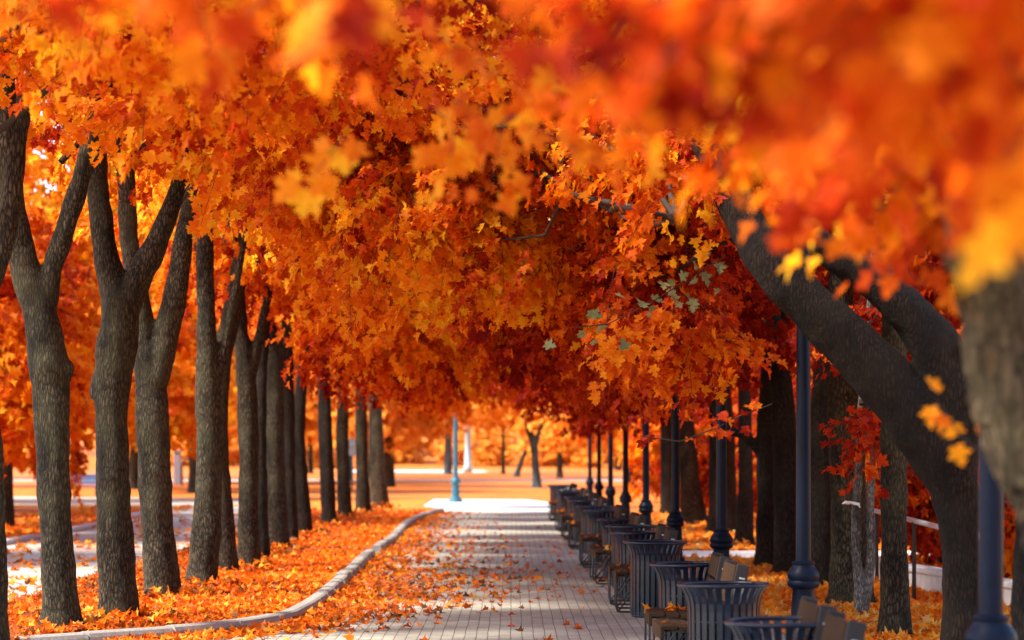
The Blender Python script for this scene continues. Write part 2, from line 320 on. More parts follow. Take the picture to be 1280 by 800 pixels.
def crown_mesh(name, blobs, seed, leaf=(.10, .17), per=16, lite=False, tint=(.5, .14), gap=.25, shell=2.2, hub=None, zmin=None, pale=None, droop=.35, twiglen=(.35, .75), boughs=26, clumpvar=.28):
    """foliage of one tree: sprays of leaves on twigs spread through the crown's volume, thin boughs leading to them"""
    rng = np.random.default_rng(seed)
    P = []; D = []; BT = []
    for bl in blobs:
        c, r, n = bl[:3]
        c = np.array(c); r = np.array(r)
        q = rng.normal(size=(int(n*1.9), 3)); q /= np.linalg.norm(q, axis=1, keepdims=True)
        rad = rng.uniform(.12, 1, (len(q), 1))**(1/shell)
        lum = wob(q*1.0+c*.3, 3.1, seed*.9+n)+.7*wob(q, 6.3, seed*1.9+n)
        p = c+q*r*rad*(.92+.42*lum[:, None])
        keep = wob(p, 2.1, seed*.7)+.6*wob(p, 5.0, seed*1.3)+rng.normal(0, .25, len(p)) > -gap-.35
        p = p[keep][:n]; P.append(p); D.append(q[keep][:n]); BT.append(np.full(len(p), bl[3] if len(bl) > 3 else 0.))
    P = np.vstack(P); D = np.vstack(D); BT = np.concatenate(BT)
    if zmin is not None:
        k = P[:, 2] > zmin; P, D, BT = P[k], D[k], BT[k]
    S = len(P)
    d = D*.7+rng.normal(0, .45, (S, 3)); d[:, 2] = d[:, 2]*.5-droop; d /= np.linalg.norm(d, axis=1, keepdims=True)
    L = rng.uniform(*twiglen, S)
    A = P-d*L[:, None]*.5; B = P+d*L[:, None]*.5; B[:, 2] -= .12*L
    # leaves on the twigs
    t = rng.uniform(.1, 1.05, (S, per)); sgn = np.where(rng.random((S, per)) < .5, -1., 1.)
    side = np.cross(d, [0, 0, 1.]); side /= np.linalg.norm(side, axis=1, keepdims=True)+1e-6
    off = rng.uniform(.02, .11, (S, per))*(L[:, None]/.5)
    base = A[:, None, :]+(B-A)[:, None, :]*t[..., None]+side[:, None, :]*(sgn*off)[..., None]+rng.normal(0, .03, (S, per, 3))
    ax = d[:, None, :]*.8+side[:, None, :]*sgn[..., None]*.6+rng.normal(0, .35, (S, per, 3)); ax[..., 2] -= rng.uniform(.1, 1.2, (S, per))
    nm = D[:, None, :]*.45+np.array([0, 0, .7])+rng.normal(0, .34, (S, 1, 3))+rng.normal(0, .24, (S, per, 3))
    cl = rng.normal(0, .5, S)*clumpvar + clumpvar*1.1*wob(P, 1.3, seed*2.1)
    ti = tint[0]+(cl+BT)[:, None]+rng.normal(0, tint[1], (S, per))
    sz = rng.uniform(leaf[0], leaf[1], (S, per))
    lv = leaf_arrays(base.reshape(-1, 3), ax.reshape(-1, 3), nm.reshape(-1, 3), sz.ravel(), np.clip(ti.ravel(), .02, .98), lite, 1., rng)
    parts = [(*lv, 0), (*tubes_np(A, B, .0038, .0018), 1)]
    if hub is not None and boughs:
        k = rng.choice(S, min(boughs, S), replace=False); h = np.array(hub)[rng.integers(0, len(hub), len(k))]
        prev = h; K = 7; wv = rng.normal(0, .09, (K+1, len(k), 3)); wv[0] = 0; wv[K] = 0
        for q_ in range(1, K+1):
            f = q_/K; cur = h*(1-f)+A[k]*f+wv[q_]; cur[:, 2] += .55*math.sin(math.pi*f)**1.3*.8
            r0, r1 = .030*(1-(q_-1)/K)**1.3+.004, .030*(1-f)**1.3+.004
            parts.append((*tubes_np(prev, cur, r0, r1, 6), 1)); prev = cur
    return mesh_from(name, parts)

def set_mats(o, *ms):
    while len(o.data.materials) < len(ms): o.data.materials.append(None)
    for i, m in enumerate(ms):
        o.material_slots[i].link = 'OBJECT'; o.material_slots[i].material = m

# ------------------------------------------------------------------ trunks
def trunk_obj(parent, base, limbs, mat, voxel=.03, seed=0, lump=.05, remesh=True):
    """one continuous trunk and its limbs; limbs = lists of world (x,y,z,r); coordinates become local to base"""
    bm = bmesh.new()
    for i, l in enumerate(limbs):
        pts = smooth_path([(*(Vector(p[:3])-base), p[3]) for p in l], 5)
        add_tube(bm, [p[:3] for p in [tuple(q) for q in pts]], [max(.01, q[3]) for q in pts], 18, lump=lump, seed=seed*10+i)
    o = bm_obj('trunk', bm, mat, parent, True)
    if remesh:
        m = o.modifiers.new('merge_limbs', 'REMESH'); m.mode = 'VOXEL'; m.voxel_size = voxel; m.use_smooth_shade = True
        s = o.modifiers.new('soften', 'SMOOTH'); s.iterations = 4; s.factor = .5
        tx = bpy.data.textures.get('bark_lumps') or bpy.data.textures.new('bark_lumps', 'CLOUDS'); tx.noise_scale = .22
        dm = o.modifiers.new('lumps', 'DISPLACE'); dm.texture = tx; dm.strength = .035; dm.mid_level = .5; dm.texture_coords = 'LOCAL'
    return o
def px_limb(d, pts, flare=False):
    """pts = (photo x, photo y, width px[, extra depth])"""
    out = []
    for p in pts:
        dd = d+(p[3] if len(p) > 3 else 0)
        w = at(p[0], p[1], dd); out.append((w.x, w.y, w.z, p[2]/2/FPX*dd))
    if flare:
        b = out[0]; out = [(b[0], b[1], -.25, b[3]*1.75), (b[0], b[1], .02, b[3]*1.38), (b[0], b[1], .17, b[3]*1.12)]+[o for o in out if o[2] > .35]
    return out

# ================================================================== GROUND
def sheet(name, pts, z, mat, cut=0, mound=0., seed=0, kind='structure', thick=0.):
    bm = bmesh.new()
    f = bm.faces.new([bm.verts.new((x, y, z)) for x, y in pts])
    if f.normal.z < 0: f.normal_flip()
    bmesh.ops.triangulate(bm, faces=bm.faces[:])
    if thick:
        pass
    o = bm_obj(name, bm, mat); o['kind'] = kind
    return o
# terrain: one sheet to the horizon, rising to a leaf covered slope beyond the far road
bm = bmesh.new()
ys = [-60, 0, 20, 40, 60, 80, 100, 120, 140, 160, 180, 200, 215, 230, 250, 275, 300, 340, 400, 500, 700]
xs = [-400, -250, -150, -100, -60, -30, -10, 0, 10, 30, 60, 100, 150, 250, 400]
def zt(y):
    if y < 215: return 0.
    t = min(1, (y-215)/190); return 13*t*t*(3-2*t)
grid = [[bm.verts.new((x, y, zt(y))) for x in xs] for y in ys]
for j in range(len(ys)-1):
    for i in range(len(xs)-1): bm.faces.new((grid[j][i], grid[j][i+1], grid[j+1][i+1], grid[j+1][i]))
g = bm_obj('ground', bm, M['lawn_gold'], None, True); g['kind'] = 'structure'

KERB = [(-6.2, 21.2), (-5.2, 22.4), (-4.6, 22.95), (-4.0, 23.5), (-3.3, 24.2), (-2.78, 25.1), (-2.48, 26.3), (-2.38, 28), (-2.36, 31), (-2.40, 35), (-2.46, 39), (-2.5, 42.3)]
KERB2 = [(-2.5, 44.2), (-2.46, 47), (-2.46, 51), (-2.55, 57), (-2.55, 62), (-2.35, 67), (-2.1, 71.6)]
def kerb(name, line, w=.2, h=.13, mat='kerb', seg=1.0):
    bm = bmesh.new(); rnd = random.Random(len(line))
    P = [Vector(q) for q in smooth_path([(x, y, 0) for x, y in line], 8)]
    # even resampling into stones one metre long
    L = [0]; 
    for a, b in zip(P, P[1:]): L.append(L[-1]+(b-a).length)
    def pos(s):
        for i in range(len(P)-1):
            if s <= L[i+1]: return P[i].lerp(P[i+1], (s-L[i])/(L[i+1]-L[i]+1e-9))
        return P[-1]
    s = 0
    while s < L[-1]-.2:
        e = min(s+seg, L[-1]); dz = rnd.uniform(-.012, .012); dx = rnd.uniform(-.012, .012)
        rings = []
        for k in range(4):
            ss = s+.011+(e-s-.022)*k/3; p = pos(ss); t = (pos(min(ss+.1, L[-1]))-pos(max(ss-.1, 0))).normalized(); n = Vector((-t.y, t.x, 0))
            prof = [(-w/2, -.2), (-w/2, h-.05), (-w/2+.02, h-.015), (-w/2+.05, h), (w/2-.05, h), (w/2-.02, h-.015), (w/2, h-.05), (w/2, -.2)]
            rings.append([bm.verts.new(p+n*(a+dx)+Vector((0, 0, z+dz))) for a, z in prof])
        for a, b in zip(rings, rings[1:]):
            for k in range(7): bm.faces.new((a[k], a[k+1], b[k+1], b[k]))
        bm.faces.new(rings[0]); bm.faces.new(rings[-1][::-1]); s = e
    bmesh.ops.recalc_face_normals(bm, faces=bm.faces[:])
    o = bm_obj(name, bm, M[mat]); o['kind'] = 'structure'; return o
sheet('path', [(-7, -20), (7, -20), (7, 21), (3.0, 23), (2.75, 26), (2.75, 72), (-2.2, 72), (-2.7, 45), (-2.7, 42), (-2.6, 27), (-3.3, 24.4), (-5.2, 22.6), (-7, 20)], .004, M['pavers'])
kerb('kerb', KERB); kerb('kerb', KERB2); kerb('kerb', [(-2.62, 43.9), (-3.6, 43.75), (-4.6, 43.6)], .16, .11)
verge = [(x-.08, y) for x, y in KERB] + [(-3.6, 43.0)] + [(-2.6, 43.6)] + [(x-.08, y) for x, y in KERB2] + [(-5.7, 71.6), (-5.7, 40), (-6.2, 21.2)]
sheet('verge', verge, .05, M['litter'])
sheet('verge', [(2.76, 23.2), (2.76, 41.2), (4.6, 41.2), (30, 41.2), (30, 12), (4.2, 12), (3.2, 21)], .02, M['litter_gold'])
sheet('side_path', [(2.76, 41.6), (24, 41.6), (24, 44.6), (2.76, 44.6)], .006, M['plaza'])
sheet('verge', [(2.76, 45), (2.76, 71.4), (30, 71.4), (30, 45)], .02, M['litter'])
sheet('plaza', [(-2.15, 72.1), (2.74, 72.1), (2.74, 81.5), (1.4, 83.5), (.6, 88.5), (-2.9, 89.5), (-2.9, 79), (-2.3, 76)], .008, M['plaza'])
sheet('cross_road', [(-10.7, 79.5), (-8.5, 82), (-8.5, 90), (-40, 103), (-60, 108), (-60, 87), (-30, 83)], .008, M['road'])
sheet('verge', [(-5.9, 72), (-2.32, 72), (-2.45, 76), (-3.0, 79), (-3.0, 92), (-8.2, 92), (-8.2, 80)], .009, M['litter'])
sheet('road', [(-9.9, 8), (-6.1, 8), (-6.1, 22), (-6.0, 72.2), (-8, 77.4), (-10.6, 80)], .006, M['road'])
kerb('kerb', [(-10.0, 30), (-9.95, 50), (-10.1, 60), (-10.8, 76)], .25, .1, 'concrete', 2.0)
sheet('side_path', [(-60, 138), (60, 138), (60, 148), (-60, 146)], .006, M['road'])
sheet('far_road', [(-13, 189), (-4, 188), (-1.8, 192), (-2.6, 205), (-14, 207)], .008, M['plaza'])

# fallen leaves
M['leaf_fallen'] = leaf_mat('fallen_leaf', 0, trans=.3, stops=[(0, (.10, .045, .02)), (.14, (.24, .09, .025)), (.26, (.50, .07, .008)), (.5, (.74, .16, .008)), (.75, (.82, .28, .015)), (.9, (.80, .42, .05)), (1, (.62, .40, .14))])
def litter(name, sampler, n, size, tint, label, mat, z0=.01, zr=.05, lite=True, seed=1, flat=.35):
    rng = np.random.default_rng(seed); xy = sampler(rng, n); n = len(xy)
    base = np.column_stack([xy, z0+rng.random(n)**2*zr]); a = rng.uniform(0, 6.283, n)
    ax = np.column_stack([np.cos(a), np.sin(a), rng.normal(.05, .25, n)]); nm = np.column_stack([rng.normal(0, flat, n), rng.normal(0, flat, n), np.ones(n)])
    ti = np.clip(tint[0]+.25*wob(base, .9, seed)+rng.normal(0, tint[1], n), .02, .98)
    me = mesh_from(name, [(*leaf_arrays(base, ax, nm, rng.uniform(*size, n), ti, lite, 1.4, rng), 0)])
    o = link(name, me, None, [mat]); tag(o, label, 'fallen leaves', None, 'stuff'); return o
kx = np.array([p[1] for p in KERB[3:]+KERB2]); kv = np.array([p[0] for p in KERB[3:]+KERB2])
def near_y(rng, n, y0, y1):       # denser towards the near end, even in the picture
    u = rng.random(n); return y0*(y1/y0)**(u*.9+.0) if False else 1/(1/y0-u*(1/y0-1/y1))
def s_verge(rng, n):
    y = near_y(rng, n, 21.5, 71); x0 = np.interp(y, kx, kv)-.1; x = x0-rng.random(n)*(x0+5.9)
    k = (y > 23.9) | (x < -4.2-(23.9-y)*.4); return np.column_stack([x, y])[k]
litter('leaf_litter', s_verge, 34000, (.065, .125), (.44, .20), 'thick carpet of orange maple leaves on the verge under the left trees', M['leaf_fallen'], .055, .07, seed=3)
def s_path(rng, n):
    y = near_y(rng, n, 20, 71); x0 = np.interp(y, kx, kv)+.12
    w = rng.gamma(1.1, .42, n)*np.interp(y, [20, 26, 31, 40, 70], [.45, .75, 1.6, 1.5, .8]); x = x0+w
    k = x < 2.2
    return np.column_stack([x, y])[k]
litter('leaf_drift', s_path, 5200, (.065, .125), (.44, .19), 'drift of orange leaves gathered on the pavers along the left kerb', M['leaf_fallen'], .008, .05, seed=5)
def s_path2(rng, n):
    y = near_y(rng, n, 14, 71); x = rng.uniform(-2.3, 2.6, n); p = np.column_stack([x, y, 0*x])
    band = np.exp(-((y-36-.8*x)/3.2)**2)*1.0+np.exp(-((y-47)/2.5)**2)*.7+np.exp(-((y-30)/1.)**2)*.15*(x < 0)
    k = rng.random(n) < .035+band*.75*(.25+.75*(wob(p, 2.3, 3.) > .12))
    return np.column_stack([x, y])[k]
litter('scattered_leaves', s_path2, 4600, (.065, .125), (.55, .2), 'loose orange leaves scattered across the grey paver path', M['leaf_fallen'], .008, .03, seed=8)
def s_right(rng, n):
    y = near_y(rng, n, 22, 70); x = 2.85+rng.random(n)*6.0; k = (y < 41.3) | (y > 44.8); return np.column_stack([x, y])[k]
litter('leaf_litter', s_right, 11000, (.09, .17), (.72, .16), 'golden maple leaves strewn over the ground behind the benches', M['leaf_fallen'], .025, .06, seed=11)
def s_road(rng, n):
    y = near_y(rng, n, 30, 78); x = rng.uniform(-13.5, -6, n); k = rng.random(n) < np.where(x < -9.9, 1, .16); return np.column_stack([x, y])[k]
litter('leaf_litter', s_road, 9000, (.11, .2), (.62, .18), 'orange leaves scattered over the side road and its lawn', M['leaf_fallen'], .015, .05, seed=13)

# ================================================================== STREET LAMPS
def make_lamp():
    root = empty('street_lamp', (0, 0, 0), 'x', 'street lamp', 'street lamps along the right side')
    bm = bmesh.new()
    add_lathe(bm, [(.20, -.05), (.20, .06), (.185, .09), (.155, .11), (.15, .16), (.118, .20), (.108, .52), (.10, .60), (.098, .655)], 32, flute=10, fl=(.18, .6)); bm_obj('base', bm, M['iron'], root, True).data.set_sharp_from_angle(angle=R(35))
    bm = bmesh.new(); add_lathe(bm, [(.10, .645), (.128, .662), (.142, .680), (.142, .705), (.128, .722), (.136, .735), (.142, .760), (.134, .79), (.112, .825), (.094, .848), (.094, .858), (.100, .866), (.100, .880), (.07, .892)], 32)
    bm_obj('collar', bm, M['iron'], root, True).data.set_sharp_from_angle(angle=R(40))
    bm = bmesh.new(); add_lathe(bm, [(.0665, .885), (.064, 2.2), (.056, 3.9), (.075, 3.92), (.075, 3.97), (.05, 4.0), (.045, 4.15)], 24); bm_obj('pole', bm, M['iron'], root, True).data.set_sharp_from_angle(angle=R(40))
    bm = bmesh.new(); add_lathe(bm, [(.10, 4.15), (.12, 4.18), (.20, 4.55), (.21, 4.57)], 6); ln = bm_obj('lantern', bm, M['glass'], root)
    bm = bmesh.new(); add_lathe(bm, [(.26, 4.573), (.24, 4.60), (.10, 4.74), (.03, 4.78), (.02, 4.88), (.0, 4.92)], 6)
    for k in range(6):
        a = math.pi*k/3; add_tube(bm, [(.105*math.cos(a), .105*math.sin(a), 4.15), (.205*math.cos(a), .205*math.sin(a), 4.572)], .012, 6)
    bm_obj('lantern_cap', bm, M['iron'], ln)
    return root
lamp0 = make_lamp(); P_L = 8.3
LAMP_LAB = ['nearest street lamp, blurred dark blue post by the coarse pale trunk on the right',
            'sharp dark blue street lamp post behind the near benches, left of the big leaning maple',
            'third lamp post from the near end, dark blue, behind a pair of bench backs',
            'fourth dark lamp post from the near end, just behind the wide sharp litter bin',
            'fifth dark lamp post from the near end of the right hand row',
            'sixth dark lamp post from the near end, slim and slightly blurred',
            'seventh lamp post from the near end, thin and blurred against golden leaves',
            'eighth lamp post from the near end, very thin and blurred',
            'farthest lamp post of the right row, thinnest, by the sunlit plaza']
for i in range(9):
    o = lamp0 if i == 0 else copy_tree(lamp0)
    d = 12.9+i*P_L
    o.location = (2.555-.0*i, d, .12 if i == 0 else .02); o['label'] = LAMP_LAB[i]
far_lamp = copy_tree(lamp0); far_lamp.location = (-1.97, 84.5, .01); far_lamp.scale = (1.25, 1.25, 1.0)
del far_lamp['group']; far_lamp['label'] = 'teal street lamp post alone on the sunlit plaza at the end of the path'
for c in far_lamp.children:
    if c.name.split('.')[0] in ('base', 'collar', 'pole'):
        c.material_slots[0].link = 'OBJECT'; c.material_slots[0].material = M['teal']

# ================================================================== LITTER BINS
def make_bin():
    root = empty('litter_bin', (0, 0, 0), 'x', 'litter bin', 'slatted litter bins beside the benches')
    bm = bmesh.new(); prof = [(.272, .03), (.274, .30), (.274, .64), (.278, .70), (.292, .755), (.315, .80), (.338, .828)]
    n = 28
    for k in range(n):
        a = 2*math.pi*k/n; ca, sa = math.cos(a), math.sin(a); w = .0215
        ring = []
        for (r, z) in prof:
            ring.append([bm.verts.new((rr*ca-s*sa, rr*sa+s*ca, z)) for rr, s in ((r+.004, -w), (r+.004, w), (r-.004, w), (r-.004, -w))])
        for p, q in zip(ring, ring[1:]):
            for j in range(4): bm.faces.new((p[j], p[(j+1) % 4], q[(j+1) % 4], q[j]))
        bm.faces.new(ring[0][::-1]); bm.faces.new(ring[-1])
    bm_obj('slats', bm, M['iron_bin'], root)
    bm = bmesh.new(); N_ = 48
    add_tube(bm, [(.346*math.cos(2*math.pi*k/N_), .346*math.sin(2*math.pi*k/N_), .838) for k in range(N_+1)], .0155, 10); bm_obj('rim', bm, M['iron_bin'], root, True)
    bm = bmesh.new(); add_lathe(bm, [(.235, .055), (.245, .60), (.252, .70), (.240, .70), (.230, .10), (.0, .10)], 32); bm_obj('liner', bm, M['liner'], root, True)
    for z in (.05, .56):
        bm = bmesh.new(); add_tube(bm, [(.262*math.cos(2*math.pi*k/N_), .262*math.sin(2*math.pi*k/N_), z) for k in range(N_+1)], .014, 8); bm_obj('hoop', bm, M['iron_bin'], root, True)
    bm = bmesh.new(); add_lathe(bm, [(.262, .0), (.262, .03), (.255, .034)], 32); bm_obj('foot_ring', bm, M['iron_bin'], root, True)
    return root
bin0 = make_bin()
BINS = [14.7, 18.7, 22.0, 27.2, 30.2, 32.7, 35.6, 40.5, 43.6, 48.6, 52.0, 57.5, 61.0, 66.0, 69.0]
def xdrift(d): return 1.65-.006*max(0, d-24)
BIN_LAB = ['nearest dark slatted litter bin, only its rim and top in view at the bottom edge',
           'dark slatted bin with flared rim right behind the nearest one, beside dark seat slats',
           'slatted bin half hidden by bench seats and by the bin in front of it',
           'sharpest blue grey slatted bin, seen whole, with two bench backs showing behind its rim']
ords = ['fifth', 'sixth', 'seventh', 'eighth', 'ninth', 'tenth', 'eleventh', 'twelfth', 'thirteenth', 'fourteenth', 'fifteenth']
for k, o_ in enumerate(ords): BIN_LAB.append(f'dark slatted litter bin, {o_} from the near end of the row along the path')
for i, d in enumerate(BINS):
    o = bin0 if i == 0 else copy_tree(bin0); o.location = (xdrift(d), d, .004); o.rotation_euler = (R(random.uniform(-.8, .8)), R(random.uniform(-.8, .8)), i*.7); o.location.x += random.uniform(-.03, .03); o['label'] = BIN_LAB[i]

# ================================================================== BENCHES
def make_bench():
    """short park seat facing the path (-x); local origin under the near end of the seat"""
    root = empty('park_bench', (0, 0, 0), 'x', 'bench', 'park benches between the litter bins')
    Lb = .80
    bm = bmesh.new()
    for k in range(4):
        add_box(bm, Vector((.075+k*.125, Lb/2, .452-.012*k*.6)), (.112, Lb, .034), bevel=.006)
    add_box(bm, Vector((.006, Lb/2, .41)), (.03, Lb, .11), bevel=.006)
    bm_obj('seat', bm, M['wood'], root)
    back = Vector((.20, 0, .98)).normalized(); n = Vector((-back.z, 0, back.x)); rot = Matrix((Vector((n.x, 0, n.z)), Vector((0, 1, 0)), back)).transposed()
    bm = bmesh.new(); bd = bmesh.new()
    for k, s in enumerate((.20, .40)):
        c = Vector((.54, Lb/2, .46))+back*s
        add_box(bm, c+n*.03, (.03, Lb, .18), rot, .007)
        add_box(bd, c-n*.012, (.05, Lb-.01, .165), rot, .006)
    b = bm_obj('backrest', bm, M['wood'], root); bm_obj('back_board', bd, M['wood_dark'], b)
    for y in (-.012, Lb+.012):
        bm = bmesh.new(); add_box(bm, Vector((.545, y, .46))+back*.30-n*.012, (.105, .022, .42), rot, .01)
        pl = bm_obj('side_plate', bm, M['wood_dark'], b)
        bm = bmesh.new()
        for s in (.2, .4): add_box(bm, Vector((.545, y-.014*(1 if y < .5 else -1), .46))+back*s-n*.02, (.045, .006, .014), rot, .002)
        bm_obj('glint_strap', bm, M['steel'], pl)  # pale steel pieces added to imitate glints on the dark plate
    for y in (.05, Lb-.05):
        bm = bmesh.new(); r = .011
        fr = [(.02, y, .43), (.0, y, .38), (.0, y, .06), (.012, y, .02), (.05, y, .012), (.5, y, .012), (.58, y, .02), (.60, y, .07), (.56, y, .40), (.60, y, .62), (.66, y, .92)]
        add_tube(bm, fr, r, 8); add_tube(bm, [(.02, y, .43), (.56, y, .405)], r, 8); add_tube(bm, [(.03, y, .03), (.3, y, .40)], .008, 8); add_tube(bm, [(.57, y, .03), (.3, y, .40)], .008, 8)
        bm_obj('leg_frame', bm, M['wire'], root, True)
    bm = bmesh.new()
    for x, z in ((.02, .02), (.58, .03)): add_tube(bm, [(x, .05, z), (x, Lb-.05, z)], .008, 8)
    bm_obj('stretcher', bm, M['wire'], root, True)
    return root
bench0 = make_bench()
BENCH = [13.1, 14.4, 19.4, 20.9, 27.75, 29.1, 33.5, 34.4, 38.2, 39.3, 45.0, 46.3, 49.6, 50.8, 54.5, 55.8, 62.5, 64.0]
BENCH_LAB = ['nearest bench, only the top of its brown slatted back in view at the bottom edge',
             'brown bench whose back rises beside the nearest bin, second from the near end',
             'dark slatted bench right behind the second bin, third bench from the near end',
             'dark slatted bench behind its twin, fourth from the near end',
             'wooden bench with black wire legs just behind the sharpest bin, fifth from the near end',
             'wooden bench with black wire legs, sixth from the near end, behind its twin']
for k, o_ in enumerate(['seventh', 'eighth', 'ninth', 'tenth', 'eleventh', 'twelfth', 'thirteenth', 'fourteenth', 'fifteenth', 'sixteenth', 'seventeenth', 'eighteenth']):
    BENCH_LAB.append(f'wooden wire legged bench, {o_} from the near end of the row')
for i, d in enumerate(BENCH):
    o = bench0 if i == 0 else copy_tree(bench0); o.location = (xdrift(d)-.44+random.uniform(-.025, .025), d, .004); o.rotation_euler.z = R(random.uniform(-1.5, 1.5)); o['label'] = BENCH_LAB[i]

def s_seat(rng, n):
    k = rng.integers(0, len(BENCH), n); y = np.array(BENCH)[k]+rng.uniform(.06, .74, n); return np.column_stack([1.65-.006*np.maximum(0, y-24)-.44+rng.uniform(.02, .48, n), y])
litter('seat_leaves', s_seat, 90, (.07, .12), (.6, .15), 'a few orange leaves lying on the bench seats', M['leaf_fallen'], .478, .01, seed=21)
# ================================================================== AVENUE TREES
def tree(name, base, label, limbs, bark, group=None, crown=None, mats=None, cat='tree', voxel=.03, seed=0, crown_rot=0, crown_scale=(1, 1, 1), remesh=True):
    base = Vector((base[0], base[1], 0))
    root = empty(name, base, label, cat, group)
    trunk_obj(root, base, limbs, M[bark], voxel, seed, remesh=remesh)
    if crown is not None:
        c = bpy.data.objects.new('crown', crown); COL.objects.link(c); c.parent = root; c.rotation_euler.z = crown_rot; c.scale = crown_scale
        set_mats(c, *(mats or (M['leaf'], M['twig'])))
    return root
GL = 'maples lining the left side of the path'; GR = 'maples lining the right side of the path'
# crown shapes, local to a trunk standing at the origin; +x is the path side
HUB_L = [(0, 0, 4.6), (.3, 0, 5.4), (-.3, 0, 5.4), (.7, .2, 5.8)]
LS = (.068, .128)
c_high = [crown_mesh('high_crown', [((.9, 0, 6.4), (3.6, 2.4, 1.75), 350), ((2.6, .2, 5.2), (1.7, 2.0, 1.1), 190)], 21, per=24, tint=(.58, .10), hub=HUB_L, boughs=9, leaf=LS, clumpvar=.44),
          crown_mesh('high_crown', [((.5, 0, 6.3), (3.4, 2.4, 1.8), 350), ((2.3, -.3, 5.4), (2.0, 1.8, 1.2), 200)], 22, per=24, tint=(.58, .10), hub=HUB_L, boughs=9, leaf=LS, clumpvar=.44)]
c_low = [crown_mesh('low_crown', [((.7, 0, 5.8), (3.4, 2.6, 2.3), 310), ((2.5, 0, 4.0), (1.9, 2.2, 1.15), 300)], 31, per=22, tint=(.52, .10), hub=HUB_L, leaf=(.08, .14), clumpvar=.38),
         crown_mesh('low_crown', [((.6, 0, 5.7), (3.3, 2.6, 2.3), 310), ((2.7, .3, 4.1), (1.9, 2.0, 1.3), 300)], 32, per=22, tint=(.47, .10), hub=HUB_L, leaf=(.08, .14), clumpvar=.38)]
c_right = [crown_mesh('right_crown', [((1.0, 0, 5.6), (3.5, 2.8, 2.4), 310), ((2.9, 0, 3.7), (2.0, 2.2, 1.15), 340), ((-2.5, .4, 4.2), (1.8, 2., 1.4), 110)], 41, per=22, tint=(.26, .10), hub=HUB_L, leaf=(.08, .14), clumpvar=.26),
           crown_mesh('right_crown', [((.9, 0, 5.6), (3.4, 2.7, 2.4), 310), ((3.0, .2, 3.9), (2.2, 2.1, 1.3), 340), ((-2.4, -.4, 4.3), (1.8, 2., 1.4), 110)], 42, per=22, tint=(.22, .10), hub=HUB_L, leaf=(.08, .14), clumpvar=.26)]

